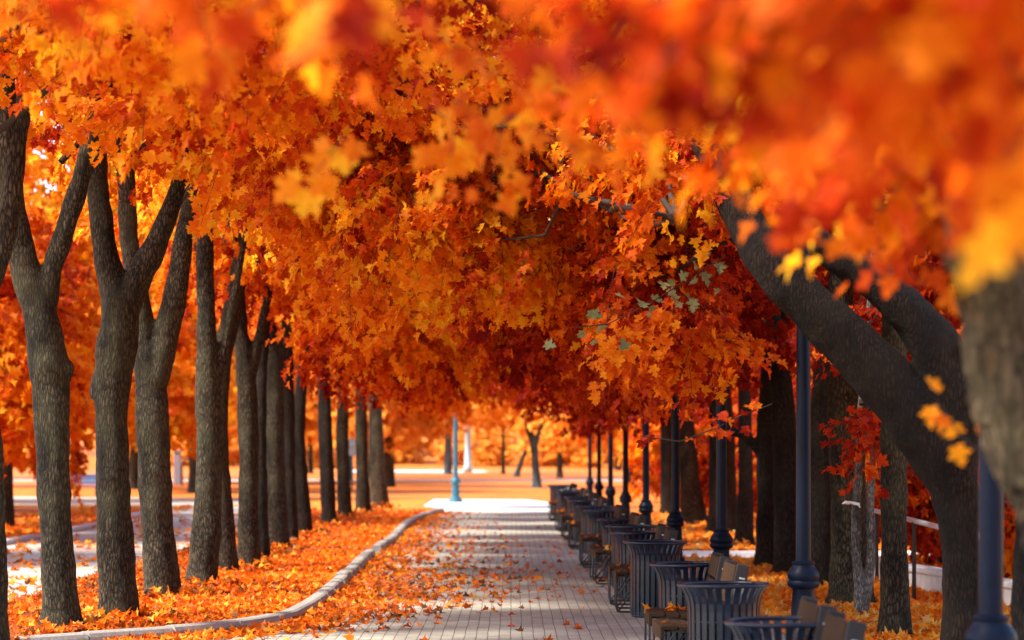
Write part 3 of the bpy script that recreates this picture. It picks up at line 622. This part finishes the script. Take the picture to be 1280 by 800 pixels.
left = [
 # d, label, limbs in photo pixels
 (21.0, 'maple trunk cut by the left edge of the photo, barely in view', [[(-10, 833, 46), (-12, 700, 44), (-18, 560, 44), (-30, 400, 40), (-60, 200, 34), (-80, 0, 26)], [(-30, 420, 30), (10, 280, 26), (30, 120, 20)]], 'bark', 1, 'h'),
 (24.0, 'leftmost full maple trunk with knotted bulge and forked limbs', [[(76, 799, 52), (72, 700, 46), (67, 600, 44), (64, 500, 50), (60, 455, 54), (52, 400, 46), (34, 345, 42), (18, 280, 38), (8, 200, 36), (4, 100, 32), (-10, -40, 24)],
    [(50, 410, 40), (62, 350, 30), (80, 290, 28), (98, 235, 26), (110, 185, 25), (122, 100, 20, .3), (128, 0, 14, .5)], [(78, 470, 24), (85, 458, 20), (88, 452, 9)]], 'bark_grey', 0, 'h'),
 (25.5, 'second full maple trunk on the left, dark knot under its fork', [[(149, 785, 52), (145, 700, 50), (141, 600, 46), (140, 500, 46), (145, 440, 54), (150, 385, 52), (137, 340, 36), (127, 280, 32), (120, 200, 30, .2), (118, 60, 24, .5), (112, -60, 18, .8)],
    [(152, 400, 42), (172, 350, 36), (195, 305, 32), (214, 258, 26), (228, 215, 22), (246, 140, 16, .3), (262, 60, 11, .6)], [(124, 470, 18), (118, 492, 16), (117, 500, 8)]], 'bark', 1, 'h'),
 (29.4, 'third maple trunk on the left, pale and split into two grey limbs', [[(203, 755, 47), (197, 660, 45), (192, 560, 45), (188, 480, 42), (180, 420, 34), (168, 340, 27), (160, 290, 26), (158, 230, 25), (150, 100, 20), (140, -20, 14)],
    [(190, 490, 38), (208, 420, 36), (222, 350, 30), (231, 290, 26), (242, 220, 20, .3), (250, 120, 15, .5)]], 'bark_grey', 0, 'h'),
 (31.6, 'fourth maple trunk on the left, leaning slightly with a flared foot', [[(252, 742, 40), (258, 660, 40), (262, 560, 36), (260, 480, 34), (258, 400, 26), (256, 320, 23), (262, 200, 18), (280, 60, 12)], [(262, 540, 20), (270, 480, 16), (284, 420, 13), (300, 330, 10), (312, 260, 6), (322, 190, 3)]], 'bark_grey', 1, 'h'),
 (34.8, 'dark slanting maple trunk partly behind the fourth trunk on the left', [[(283, 725, 30), (279, 640, 29), (272, 540, 28), (276, 460, 27), (292, 380, 26), (304, 310, 22), (312, 250, 18), (330, 150, 14)], [(275, 480, 18), (262, 420, 14), (250, 340, 10), (240, 260, 7), (230, 190, 3)]], 'bark', 0, 'l'),
 (36.5, 'sixth maple trunk on the left, slim and dark below orange leaves', [[(311, 718, 30), (310, 640, 28), (311, 560, 28), (308, 480, 27), (300, 400, 20), (296, 300, 16), (300, 160, 12)], [(308, 490, 18), (325, 420, 14), (345, 320, 9), (362, 240, 5), (376, 180, 2)]], 'bark', 1, 'l'),
 (39.6, 'seventh maple trunk on the left, thin and mostly hidden by its neighbours', [[(328, 705, 20), (326, 620, 19), (325, 520, 18), (330, 420, 14), (335, 280, 10)]], 'bark_dark', 0, 'l'),
 (43.0, 'eighth maple trunk on the left, broad and brown at the row middle', [[(347, 692, 30), (345, 620, 28), (343, 540, 28), (342, 470, 26), (335, 380, 20), (330, 260, 14)], [(345, 480, 15), (360, 400, 12), (380, 300, 9)]], 'bark', 1, 'l'),
 (46.0, 'ninth maple trunk on the left, dark, leaning away from the path', [[(364, 685, 20), (361, 600, 20), (360, 500, 19), (358, 400, 15), (356, 280, 10)]], 'bark_dark', 0, 'l'),
 (50.0, 'tenth maple trunk on the left, curved with its top bent right', [[(381, 674, 21), (376, 600, 20), (373, 540, 19), (377, 480, 17), (386, 420, 14), (400, 300, 10)]], 'bark_dark', 1, 'l'),
 (56.3, 'eleventh maple trunk on the left, dark brown and upright', [[(411, 662, 21), (409, 600, 20), (406, 520, 19), (405, 460, 16), (402, 340, 11)]], 'bark_dark', 0, 'l'),
 (63.5, 'twelfth maple trunk on the left, thin and blurred', [[(431, 650, 19), (429, 590, 18), (428, 530, 17), (430, 440, 12)]], 'bark', 1, 'l'),
 (67.5, 'thirteenth maple trunk on the left, blurred brown grey', [[(454, 645, 20), (453, 590, 18), (452, 540, 17), (450, 450, 12)]], 'bark', 0, 'l'),
 (76.0, 'farthest maple trunk of the left row, pale grey and blurred', [[(475, 635, 24), (472, 590, 22), (470, 540, 20), (468, 450, 14)]], 'bark_grey', 1, 'l'),
]
for d_, px_ in ((16.6, -135), (12.8, -390), (9.0, -830)):
    left.append((d_, 'maple of the left row standing outside the photo, its crown shading the near benches', [[(px_, 560+5742/d_, 60), (px_, 480, 54), (px_-10, 200, 44), (px_-30, -100, 30)]], 'bark', 0, 'h'))
for i, (d, lab, limbs, bk, v, kind) in enumerate(left):
    ls = [px_limb(d, [(q[0], q[1], q[2]*.93, *q[3:]) for q in l], j == 0) for j, l in enumerate(limbs)]
    b = at(limbs[0][0][0], 0, d); cm = (c_high if kind == 'h' else c_low)[v]
    mt = [M['leaf'], M['leaf_gold'], M['leaf'], M['leaf_red']][i % 4] if i > 3 else M['leaf']
    tree('maple_tree', (b.x, d), lab, ls, bk, GL, cm, (mt, M['twig']), voxel=.028 if d < 40 else .045, seed=i, crown_rot=(-.25, .2, .05, -.1)[i % 4], crown_scale=(1, 1 if i % 3 else -1, 1+.03*(i % 3)))

# big leaning maple on the right
hubR = [(-2.3, 1.2, 3.9), (-2.7, 2.0, 4.3), (-1.4, 1, 4.0)]
c_big = crown_mesh('spreading_crown', [((-4.6, 4.8, 4.8), (1.9, 2.8, 1.7), 560, .10), ((-2.8, 4.4, 4.55), (1.7, 2.4, 1.5), 420, -.21), ((-2.3, 3.1, 3.7), (.95, 1.3, .95), 140, -.23), ((-2.3, 1.8, 2.85), (.8, .8, .42), 30, -.2), ((-4.2, 4.4, 5.8), (2.9, 3.0, 1.3), 170), ((-1.4, 2.4, 4.9), (2.2, 2.2, 1.0), 190), ((-2.2, .8, 4.3), (1.0, .6, .45), 40, -.1)], 51, per=25, leaf=LS, tint=(.49, .09), hub=hubR, droop=.6, boughs=26, clumpvar=.34)
d = 20.0
tree('maple_tree', (at(1206, 0, d).x, d), 'big maple on the right whose thick limb leans over the path', [
    px_limb(d, [(1206, 847, 60), (1204, 760, 52), (1200, 680, 50), (1192, 610, 62), (1165, 552, 82), (1120, 490, 74), (1062, 430, 68), (1008, 378, 62), (962, 325, 56), (930, 275, 50, .2), (890, 190, 42, .6), (830, 90, 32, 1.3), (760, 0, 22, 2.2)], True),
    px_limb(d, [(1196, 600, 52), (1194, 520, 60), (1178, 450, 64), (1140, 395, 56), (1090, 350, 46), (1040, 318, 38), (1000, 270, 30), (950, 150, 22, .5), (930, 30, 14, 1)]),
    px_limb(d, [(940, 290, 30, .2), (900, 300, 14, 1.), (860, 330, 8, 2.0), (820, 350, 4, 2.8)])],
    'bark_deep', GR, c_big, (M['leaf'], M['twig']), voxel=.028, seed=40)
# foreground tree: coarse pale trunk leaning in from the right edge, its leaves hang close overhead
d = 8.6
FX = at(1425, 0, 8.6).x-at(1520, 0, 8.6).x
c_fore = crown_mesh('overhanging_crown', [((-1.2, -4.6, 2.76), (.8, 1.0, .28), 66, -.06), ((-1.0, -3.2, 2.92), (.9, 1.2, .36), 100, -.05), ((-.75, -1.6, 3.02), (.95, 1.3, .42), 95), ((-.7, -.2, 3.05), (.75, .8, .40), 55, .06),
      ((-2.6, -4.4, 2.88), (.7, .9, .14), 16), ((-2.9, -2.4, 3.24), (1.0, 1.2, .20), 18, .1), ((-2.6, .8, 3.2), (.9, .7, .28), 9, .25), ((-1.4, -1.0, 3.7), (1.6, 1.6, .35), 60)],
      61, per=13, leaf=(.07, .125), tint=(.47, .10), hub=[(-.2, 0, 2.9), (-.5, -.3, 3.1)], droop=.25, boughs=14, twiglen=(.25, .45), gap=.6, clumpvar=.3)
t_f = tree('maple_tree', (at(1520, 0, d).x, d), 'blurred foreground tree with coarse pale trunk leaning in from the right edge', [
    px_limb(d, [(1520, 1227, 150), (1470, 950, 140), (1392, 760, 128), (1322, 640, 114), (1280, 540, 106), (1254, 440, 100), (1238, 350, 98), (1215, 240, 84, -.3), (1160, 120, 60, -1.0), (1060, 20, 36, -2)], True),
    px_limb(d, [(1245, 400, 70), (1300, 250, 60, .3), (1400, 60, 40, .6)])], 'bark_coarse', None, c_fore, (M['leaf'], M['twig']), voxel=.018, seed=41)
[q for q in t_f.children if q.name.startswith('crown')][0].location.x = FX
for o in bpy.data.objects:                      # folded, wrinkled bark of the old foreground trunk
    if o.type == 'MESH' and o.material_slots and o.material_slots[0].material == M['bark_coarse']:
        for sc_, st_ in ((.16, .10), (.05, .035)):
            tx = bpy.data.textures.new('bark_folds', 'CLOUDS'); tx.noise_scale = sc_
            dm = o.modifiers.new('folds', 'DISPLACE'); dm.texture = tx; dm.strength = st_; dm.texture_coords = 'LOCAL'

def s_foot(rng, n):
    k = rng.integers(1, 15, n); bx = np.array([at(t[2][0][0][0], 0, t[0]).x for t in left[:15]]); by = np.array([t[0] for t in left[:15]]); a = rng.uniform(0, 6.283, n); r = .20+rng.gamma(1.6, .10, n)
    return np.column_stack([bx[k]+r*np.cos(a), by[k]+r*np.sin(a)])
litter('leaf_heap', s_foot, 2600, (.075, .14), (.5, .22), 'small heaps of orange and brown leaves banked against the left trunks', M['leaf_fallen'], .06, .14, seed=31, flat=.6)
right = [
 (16.8, 'dark maple trunk cut by the right edge behind the nearest lamp', [[(1300, 902, 72), (1298, 760, 66), (1304, 640, 64), (1330, 500, 58), (1360, 300, 44)]], 'bark_dark', 0, None),
 (24.0, 'slim straight trunk standing left of the big leaning maple', [[(1118, 799, 37), (1118, 700, 35), (1117, 600, 35), (1118, 500, 34), (1117, 420, 32), (1110, 300, 26), (1105, 150, 20)]], 'bark', 1, None),
 (29.0, 'rough grey green trunk behind the pale thin sapling', [[(1063, 758, 52), (1062, 680, 47), (1060, 600, 46), (1058, 540, 46), (1052, 440, 38), (1050, 300, 28)]], 'bark_grey', 0, 'r'),
 (32.5, 'dark broad trunk right behind the sharp blue lamp post', [[(1024, 737, 36), (1024, 650, 33), (1025, 560, 34), (1032, 450, 28), (1050, 330, 20)]], 'bark_dark', 1, None),
 (36.0, 'dark brown trunk just left of the sharp blue lamp post', [[(984, 720, 34), (983, 640, 31), (982, 560, 32), (976, 470, 28), (968, 350, 20)]], 'bark_dark', 0, 'r'),
 (38.5, 'dark trunk with a branch curving out low to its left', [[(957, 709, 25), (957, 640, 23), (957, 570, 24), (960, 500, 24), (966, 380, 16)], [(957, 580, 17), (945, 558, 14), (928, 545, 12), (910, 532, 10), (880, 490, 8)]], 'bark_dark', 1, 'r'),
 (54.0, 'brown trunk half hidden by the third lamp post', [[(904, 667, 38), (903, 610, 34), (902, 540, 33), (898, 430, 22)]], 'bark_dark', 0, 'r'),
 (60.0, 'brown tapering trunk between the third and fourth lamp posts', [[(867, 656, 32), (863, 610, 27), (858, 550, 24), (854, 480, 19), (850, 380, 12)]], 'bark', 1, 'r'),
 (47.0, 'maple trunk hidden behind the far lamps, third crown along the right row', [[(930, 682, 22), (932, 600, 20), (930, 480, 16), (926, 360, 10)]], 'bark_dark', 0, 'r'),
 (69.0, 'farthest maple of the right row, thin trunk behind the far lamps', [[(836, 643, 20), (834, 590, 18), (832, 500, 14), (830, 400, 9)]], 'bark_dark', 1, 'r'),
]
for i, (d, lab, limbs, bk, v, kind) in enumerate(right):
    ls = [px_limb(d, l, j == 0) for j, l in enumerate(limbs)]
    b = at(limbs[0][0][0], 0, d); cm = None
    if kind == 'r': cm = c_right[v]
    elif d > 20: cm = c_high[v]
    else: cm = c_high[v]
    tree('maple_tree', (b.x, d), lab, ls, bk, GR, cm, (M['leaf_red'] if kind == 'r' else M['leaf'], M['twig']), voxel=.03 if d < 40 else .045, seed=60+i, crown_rot=(-.15, .2, .0)[i % 3], crown_scale=(-1, 1 if i % 2 else -1, 1+.03*(i % 3)))

# silver sapling with red leaves and the white ribbon tied to it
d = 27.0
c_sap = crown_mesh('sapling_crown', [((.15, -.3, 2.1), (.55, .5, .45), 26), ((.1, 0, 3.2), (.8, .6, .5), 40)], 71, per=11, leaf=(.07, .12), tint=(.28, .1), hub=[(.1, 0, 2.0)], boughs=6)
tree('silver_sapling', (at(1076, 0, d).x, d), 'thin silvery sapling with two pale stems and red leaves', [
    px_limb(d, [(1076, 773, 15), (1071, 700, 13), (1070, 640, 12), (1074, 570, 11), (1080, 470, 9), (1086, 390, 7), (1092, 300, 5)], True),
    px_limb(d, [(1080, 770, 12), (1088, 700, 12), (1088, 620, 11), (1094, 540, 8), (1100, 450, 5)])], 'bark_birch', None, c_sap, (M['leaf_red'], M['twig']), voxel=.012, seed=80)
b = at(1067, 629, d-.08); bm = bmesh.new()
add_tube(bm, [b+Vector((.07*math.cos(a), .08+.07*math.sin(a), .01*math.sin(2*a))) for a in [2*math.pi*k/16 for k in range(17)]], .014, 8)
add_tube(bm, [b+Vector((-.05, 0, 0)), b+Vector((-.09, -.01, .012)), b+Vector((-.13, -.01, -.006))], [.016, .02, .006], 8)
add_tube(bm, [b+Vector((.0, 0, 0)), b+Vector((.05, -.02, -.012)), b+Vector((.07, -.02, -.05))], [.02, .016, .006], 8)
tag(bm_obj('ribbon', bm, M['ribbon'], None, True), 'white cloth strip knotted round the thin silvery sapling', 'ribbon')

# handrail and low wall behind the right row
root = empty('handrail', (4.8, 29, 0), 'pale steel handrail on thin posts between the right trees', 'handrail')
bm = bmesh.new(); add_tube(bm, [(.25, 5, 1.03), (-.15, -3.4, 1.03), (-.2, -6, 1.03)], .032, 10); bm_obj('rail', bm, M['steel'], root, True)
for y in (4.2, -.2, -4.6):
    bm = bmesh.new(); add_tube(bm, [(.21-.05*(4.2-y), y, -.05), (.21-.05*(4.2-y), y, 1.02)], .025, 10); bm_obj('post', bm, M['twig'], root, True)
bm = bmesh.new(); add_box(bm, Vector((0, 0, .13)), (.3, 9, .3), bevel=.02); add_box(bm, Vector((0, 0, .30)), (.36, 9.05, .06), bevel=.012)
o = bm_obj('low_wall', bm, M['concrete']); o.location = (5.55, 31, 0); o.rotation_euler.z = R(8); tag(o, 'low pale concrete wall on the ground behind the leaning maple', 'wall')

# pale green leaves on a drooping twig in the middle of the red foliage
def twig_spray(name, label, cat, pts, n, mat, seed, leaf, tint=(.5, .2), spread=.12, group=None):
    rng = np.random.default_rng(seed); P = np.array(pts, float); seg = rng.integers(0, len(P)-1, n); f = rng.random((n, 1))
    base = P[seg]*(1-f)+P[seg+1]*f+rng.normal(0, spread*.5, (n, 3)); ax = rng.normal(0, .7, (n, 3)); ax[:, 2] -= .5
    nm = rng.normal(0, .4, (n, 3))+np.array([0, -.8, .5])
    parts = [(*leaf_arrays(base, ax, nm, rng.uniform(*leaf, n), np.clip(rng.normal(*tint, n), .02, .98), False, 1., rng), 0), (*tubes_np(P[:-1], P[1:], .006, .004, 5), 1)]
    o = link(name, mesh_from(name, parts), None, [mat, M['twig']]); return tag(o, label, cat, group)
def chain(*q): return [tuple(at(*p)) for p in q]
SP = 'low twigs hanging over the path'
twig_spray('leafy_twig', 'drooping twig with pale grey green leaves amid the red foliage', 'twig', chain((905, 320, 21.3), (860, 350, 21.2), (810, 380, 21), (760, 405, 20.8), (715, 410, 20.6)), 26, M['leaf_pale'], 5, (.07, .13), (.4, .3), .26, SP)
twig_spray('leafy_twig', 'bare tipped twig with few red leaves in front of the lamp posts', 'twig', chain((965, 505, 20.8), (925, 520, 20.6), (895, 535, 20.4), (850, 552, 20.2), (800, 545, 20)), 20, M['leaf_red'], 6, (.07, .125), (.42, .2), .12, SP)
twig_spray('leafy_twig', 'blurred twig of glowing orange leaves in front of the leaning maple', 'twig', chain((1250, 560, 9.5), (1215, 560, 9.4), (1190, 530, 9.3), (1168, 500, 9.2)), 8, M['leaf'], 9, (.06, .095), (.62, .1), .06, SP)
twig_spray('leafy_twig', 'red leaved twig hanging before the rough grey green trunk', 'twig', chain((1060, 520, 23), (1080, 540, 23.1), (1095, 570, 23.2), (1100, 600, 23.2)), 18, M['leaf_red'], 12, (.08, .13), (.3, .15), .14, SP)

# ================================================================== BACKGROUND TREES AND BUSHES
HF = [(0, 0, 3.5), (.4, 0, 4.5), (-.4, 0, 4.5)]
c_far = [crown_mesh('far_crown', [((0, 0, 6.2), (4.2, 4.0, 3.9), 520), ((1.5, -1, 3.9), (2.6, 2.5, 1.8), 170), ((-1.8, 0, 4.0), (2.4, 2.5, 1.8), 160)], 81+k, per=14, lite=True, leaf=(.2, .34), tint=(.55, .09), hub=HF, twiglen=(.6, 1.1), boughs=16, clumpvar=.25) for k in range(3)]
c_bush = [crown_mesh('bush_crown', [((0, 0, 1.2), (1.7, 1.5, 1.5), 210)], 91+k, per=14, lite=True, leaf=(.14, .24), tint=(.42, .13), hub=[(0, 0, .4)], twiglen=(.4, .8), boughs=8, zmin=.1) for k in range(2)]
c_will = crown_mesh('weeping_crown', [((0, 0, 5.5), (3.4, 3.2, 2.6), 300)]+[((1.9*math.cos(a)*(1+.2*(k % 2)), 1.9*math.sin(a)*(1+.2*(k % 2)), 2.9), (.35, .35, 2.5), 42) for k, a in enumerate([i*.6283 for i in range(10)])], 99, per=15, lite=True, leaf=(.12, .22), tint=(.5, .15), hub=HF, droop=1.2, zmin=.5)
def simple_trunk(root, h, r, seed, bark, lean=0., fork=True):
    rnd = random.Random(seed); l = lean
    L = [[(0, 0, -.25, r*1.35), (0, 0, .15, r*1.12), (l*.3, 0, h*.35, r*.95), (l*.7, rnd.uniform(-.1, .1), h*.7, r*.8), (l+rnd.uniform(-.2, .2), 0, h*1.2, r*.5), (l+rnd.uniform(-.5, .5), 0, h*1.7, r*.2)]]
    if fork: L += [[(l*.6, 0, h*.62, r*.6), (l*.7+.5, .2, h*.95, r*.45), (l+1.3, .4, h*1.5, r*.15)], [(l*.6, 0, h*.68, r*.55), (l*.7-.5, -.2, h*1.0, r*.4), (l-1.2, -.3, h*1.5, r*.15)]]
    return trunk_obj(root, Vector((0, 0, 0)), L, M[bark], seed=seed, remesh=False)
def bg_tree(x, y, label, mesh, mat, s=1., h=3., r=.2, seed=0, bark='bark', group=None, name='maple_tree', lean=0., z=0., cat='tree'):
    root = empty(name, (x, y, z), label, cat, group); simple_trunk(root, h*s, r, seed, bark, lean)
    c = bpy.data.objects.new('crown', mesh); COL.objects.link(c); c.parent = root; c.scale = (s, s, s); c.rotation_euler.z = seed*1.7; set_mats(c, mat, M['twig'])
    return root
GB = 'trees beyond the side road on the left'; GF = 'far trees at the end of the park'; GH = 'trees behind the right row'
BGT = [
 (-15.5, 66, GB, 'gold', 0, 1.0), (-13.2, 88, GB, 'gold', 1, 1.0), (-21, 84, GB, 'gold', 2, 1.1), (-11.5, 50, GB, 'orange', 1, .85), (-17.5, 112, GB, 'orange', 0, 1.1), (-27, 118, GB, 'red', 2, 1.15), (-12.0, 125, GB, 'gold', 1, 1.1), (-24, 150, GB, 'gold', 0, 1.2), (-36, 150, GB, 'orange', 1, 1.2),
 (-13.5, 40, GB, 'orange', 2, .9), (-12.2, 58, GB, 'gold', 2, 1.2), (-13.5, 103, GB, 'orange', 2, 1.5), (-18.5, 128, GB, 'orange', 0, 1.7), (-9.5, 140, GB, 'gold', 1, 1.6), (-21, 74, GB, 'orange', 1, 1.25),
 (9.5, 52, GH, 'red', 0, .95), (8.6, 66, GH, 'red', 1, 1.0), (8.2, 82, GH, 'orange', 2, 1.0), (12.5, 75, GH, 'red', 0, 1.1), (10.5, 38, GH, 'red', 1, .9), (13.5, 56, GH, 'orange', 2, 1.0), (11, 98, GH, 'gold', 1, 1.1), (8.0, 28, GH, 'red', 2, .85), (15.5, 110, GH, 'orange', 0, 1.2),
 (5.2, 104, GF, 'gold', 0, .95), (7.5, 128, GF, 'gold', 1, 1.0), (-6.0, 118, GF, 'orange', 2, .95), (3.0, 152, GF, 'gold', 2, .9), (13, 150, GF, 'gold', 0, 1.2), (-9.5, 156, GF, 'gold', 1, 1.1), (-15, 180, GF, 'gold', 2, 1.2), (19, 190, GF, 'gold', 1, 1.3), (9, 205, GF, 'gold', 0, 1.2),
 (-30, 240, GF, 'gold', 0, 1.4), (-19, 250, GF, 'gold', 1, 1.4), (-8, 262, GF, 'gold', 2, 1.3), (2, 258, GF, 'gold', 0, 1.35), (12, 262, GF, 'gold', 1, 1.4), (23, 250, GF, 'gold', 2, 1.4), (34, 240, GF, 'gold', 0, 1.5), (-42, 250, GF, 'gold', 2, 1.5), (-3, 300, GF, 'gold', 1, 1.6), (7, 310, GF, 'gold', 2, 1.6), (-14, 305, GF, 'gold', 0, 1.6), (18, 305, GF, 'gold', 0, 1.6), (-26, 300, GF, 'gold', 2, 1.6), (30, 300, GF, 'gold', 1, 1.6)]
LBL = {GB: 'blurred {} maple beyond the side road behind the left row of trunks', GH: '{} maple foliage glowing behind the right row of trunks and lamps', GF: 'distant blurred {} tree closing the view at the end of the park'}
cm_ = {'orange': 'leaf', 'gold': 'leaf_gold', 'red': 'leaf_red'}
for i, (x, y, gname, colr, v, s) in enumerate(BGT):
    bg_tree(x, y, LBL[gname].format({'orange': 'orange', 'gold': 'golden', 'red': 'red orange'}[colr]), c_far[v], M['leaf_hazed'] if y > 100 else M[cm_[colr]], s, 3.0, .2+.04*(i % 3), 200+i, 'bark', gname+' '+{'orange': 'orange', 'gold': 'golden', 'red': 'red'}[colr], z=zt(y))
bg_tree(-15.2, 72, 'weeping orange tree with hanging strands at the left edge', c_will, M['leaf'], 1.0, 3.2, .28, 333, 'bark_dark', None, 'weeping_tree')
GBU = 'red orange bushes behind the right trees'
for i, (x, y, s) in enumerate([(7.6, 50, 1.1), (6.6, 58, 1.0), (8.4, 61, 1.3), (6.4, 70, 1.2), (9.6, 44, 1.1), (11, 66, 1.5), (5.6, 84, 1.2), (8.5, 90, 1.5), (7.4, 34.5, .8), (9.6, 32, 1.0), (6.9, 76, 1.3), (7.0, 39.0, .85)]):
    root = empty('bush', (x, y, 0), 'red orange bush filling the gap behind the right row of trunks', 'bush', GBU)
    c = bpy.data.objects.new('foliage', c_bush[i % 2]); COL.objects.link(c); c.parent = root; c.scale = (s, s, s*1.2); c.rotation_euler.z = i; set_mats(c, M['leaf_red'] if i % 3 else M['leaf'], M['twig'])
    bm = bmesh.new()
    for k in range(5):
        a = k*1.26; add_tube(bm, [(.05*math.cos(a), .05*math.sin(a), -.1), (.25*math.cos(a), .25*math.sin(a), .5), (.6*math.cos(a), .6*math.sin(a), 1.3)], [.03, .02, .008], 6)
    bm_obj('stems', bm, M['twig'], root)

GFB = 'golden shrubs beyond the far road'
for i in range(17):
    x = -44+i*5.2+(i*37 % 5)*.5; y = 219+(i*53 % 11)*1.6; s_ = 1.5+(i*29 % 7)*.16
    root = empty('bush', (x, y, zt(y)), 'blurred golden shrub in the line beyond the far road', 'bush', GFB)
    c = bpy.data.objects.new('foliage', c_bush[i % 2]); COL.objects.link(c); c.parent = root; c.scale = (s_*1.3, s_, s_*.85); c.rotation_euler.z = i*2.1; set_mats(c, M['leaf_hazed'], M['twig'])
# far bare trunks seen under the canopy
def far_trunk(label, d, limbs, bark, crown_s, v):
    b = at(limbs[0][0][0], 0, d); t = tree('maple_tree', (b.x, d), label, [px_limb(d, l, j == 0) for j, l in enumerate(limbs)], bark, GF+' trunks', c_far[v], (M['leaf_hazed'], M['twig']), voxel=.06, seed=int(d), remesh=False)
    c = [q for q in t.children if q.name.startswith('crown')][0]; c.scale = (crown_s,)*3; c.location.z = 1.5
far_trunk('far bluish trunk forking under gold leaves at the end of the path', 115, [[(671, 609, 11), (669, 580, 9), (667, 555, 10), (659, 530, 7), (655, 500, 6)], [(667, 560, 8), (676, 535, 6), (682, 505, 4)]], 'bark_hazed', .8, 0)
far_trunk('thin far trunk leaning right left of the forking one', 158, [[(646, 596, 7), (652, 577, 6), (659, 556, 5), (664, 530, 4)]], 'bark_hazed', .8, 1)
far_trunk('dark far trunk just left of the teal lamp on the plaza', 172, [[(560, 593, 10), (560, 560, 9), (561, 520, 8), (562, 470, 6)]], 'bark_hazed', .9, 2)
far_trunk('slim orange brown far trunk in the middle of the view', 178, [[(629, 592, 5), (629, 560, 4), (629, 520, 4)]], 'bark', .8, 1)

# pale post beyond the far road
d = 188; b = at(585, 0, d); root = empty('lamp_post', (b.x, d, 0), 'pale bluish white lamp post beyond the far road', 'lamp post')
bm = bmesh.new(); add_lathe(bm, [(.34, 0), (.34, .5), (.26, .6), (.22, 3.4), (.28, 3.45), (.28, 3.6)], 20); bm_obj('post', bm, M['white_paint'], root, True)
bm = bmesh.new(); add_lathe(bm, [(.2, 3.6), (.34, 3.8), (.38, 4.3), (.2, 4.6), (.02, 4.8)], 20); bm_obj('lantern', bm, M['white_paint'], root, True)
# pale round signs glimpsed between the far left trunks
d = 110; b = at(440, 0, d); root = empty('signpost', (b.x, d, 0), 'pale teal double signpost glimpsed between the far left trunks', 'signpost')
bm = bmesh.new(); add_tube(bm, [(0, 0, 0), (0, 0, 2.4)], .05, 10); bm_obj('pole', bm, M['teal'], root, True)
for z in (1.72, 2.1):
    bm = bmesh.new(); add_box(bm, Vector((0, -.06, z)), (.34, .04, .34), bevel=.05); bm_obj('sign_plate', bm, M['white_paint'], root)
# blue bench beyond the side road
d = 93; b = at(103, 0, d); root = empty('park_bench', (b.x, d, 0), 'blue slatted bench on the leafy lawn beyond the side road', 'bench')
bm = bmesh.new()
for k in range(4): add_box(bm, Vector((0, -.22+k*.13, .45)), (1.3, .11, .04), bevel=.008)
bm_obj('seat', bm, M['blue_paint'], root)
bm = bmesh.new()
for k in range(3): add_box(bm, Vector((0, .28+.02*k, .57+k*.13)), (1.3, .035, .115), bevel=.008)
bm_obj('backrest', bm, M['blue_paint'], root)
for x in (-.55, .55):
    bm = bmesh.new(); add_tube(bm, [(x, -.25, 0), (x, -.25, .43), (x, .24, .43), (x, .32, .9)], .025, 8); add_tube(bm, [(x, .24, .43), (x, .30, 0)], .025, 8); bm_obj('leg', bm, M['wire'], root, True)
# stone pillar with iron hoop beyond the third left trunk
d = 125; b = at(222, 0, d); bm = bmesh.new(); root = empty('stone_pillar', (b.x, d, 0), 'blue grey stone pillar beyond the side road right of the third left trunk', 'pillar')
add_box(bm, Vector((0, 0, .85)), (.36, .36, 1.7), bevel=.03); add_box(bm, Vector((0, 0, 1.74)), (.46, .46, .1), bevel=.02); bm_obj('shaft', bm, M['stonegrey'], root)
d = 122; b = at(234, 0, d); bm = bmesh.new(); root = empty('iron_hoop', (b.x, d, 0), 'dark iron hoop beside the blue grey pillar on the lawn', 'hoop')
add_tube(bm, [(-.24, 0, 0), (-.26, 0, .9), (-.2, 0, 1.25), (0, 0, 1.38), (.2, 0, 1.25), (.26, 0, .9), (.24, 0, 0)], .045, 8); bm_obj('arch', bm, M['liner'], root, True)

# ================================================================== LIGHT
SUN = Vector((-.60, -.22, .74)).normalized()
el = math.asin(SUN.z); az = math.atan2(SUN.x, SUN.y)
w = bpy.data.worlds.new('World'); scene.world = w; w.use_nodes = True
nt = w.node_tree; nt.nodes.clear()
sky = nt.nodes.new('ShaderNodeTexSky'); sky.sky_type = 'NISHITA'; sky.sun_disc = False; sky.sun_elevation = el; sky.sun_rotation = az; sky.air_density = 1.0; sky.dust_density = 1.5
bg = nt.nodes.new('ShaderNodeBackground'); bg.inputs['Strength'].default_value = .15
ow = nt.nodes.new('ShaderNodeOutputWorld'); nt.links.new(sky.outputs[0], bg.inputs[0]); nt.links.new(bg.outputs[0], ow.inputs[0])
sd = bpy.data.lights.new('sun', 'SUN'); sd.energy = 3.4; sd.angle = R(7); sd.color = (1, .94, .84)
so = bpy.data.objects.new('sun', sd); COL.objects.link(so); so.rotation_euler = SUN.to_track_quat('Z', 'Y').to_euler(); so.location = (-20, 20, 30)

# ================================================================== RENDER SETTINGS
vs = scene.view_settings; scene.display_settings.display_device = 'sRGB'
vs.view_transform = 'Standard'; vs.look = 'None'; vs.exposure = 1.7; vs.gamma = 1; vs.use_curve_mapping = False
scene.render.engine = 'CYCLES'; cy = scene.cycles
cy.max_bounces = 8; cy.diffuse_bounces = 5; cy.glossy_bounces = 2; cy.transmission_bounces = 6; cy.transparent_max_bounces = 4
cy.use_denoising = True; cy.sample_clamp_indirect = 6.0; cy.caustics_reflective = False; cy.caustics_refractive = False
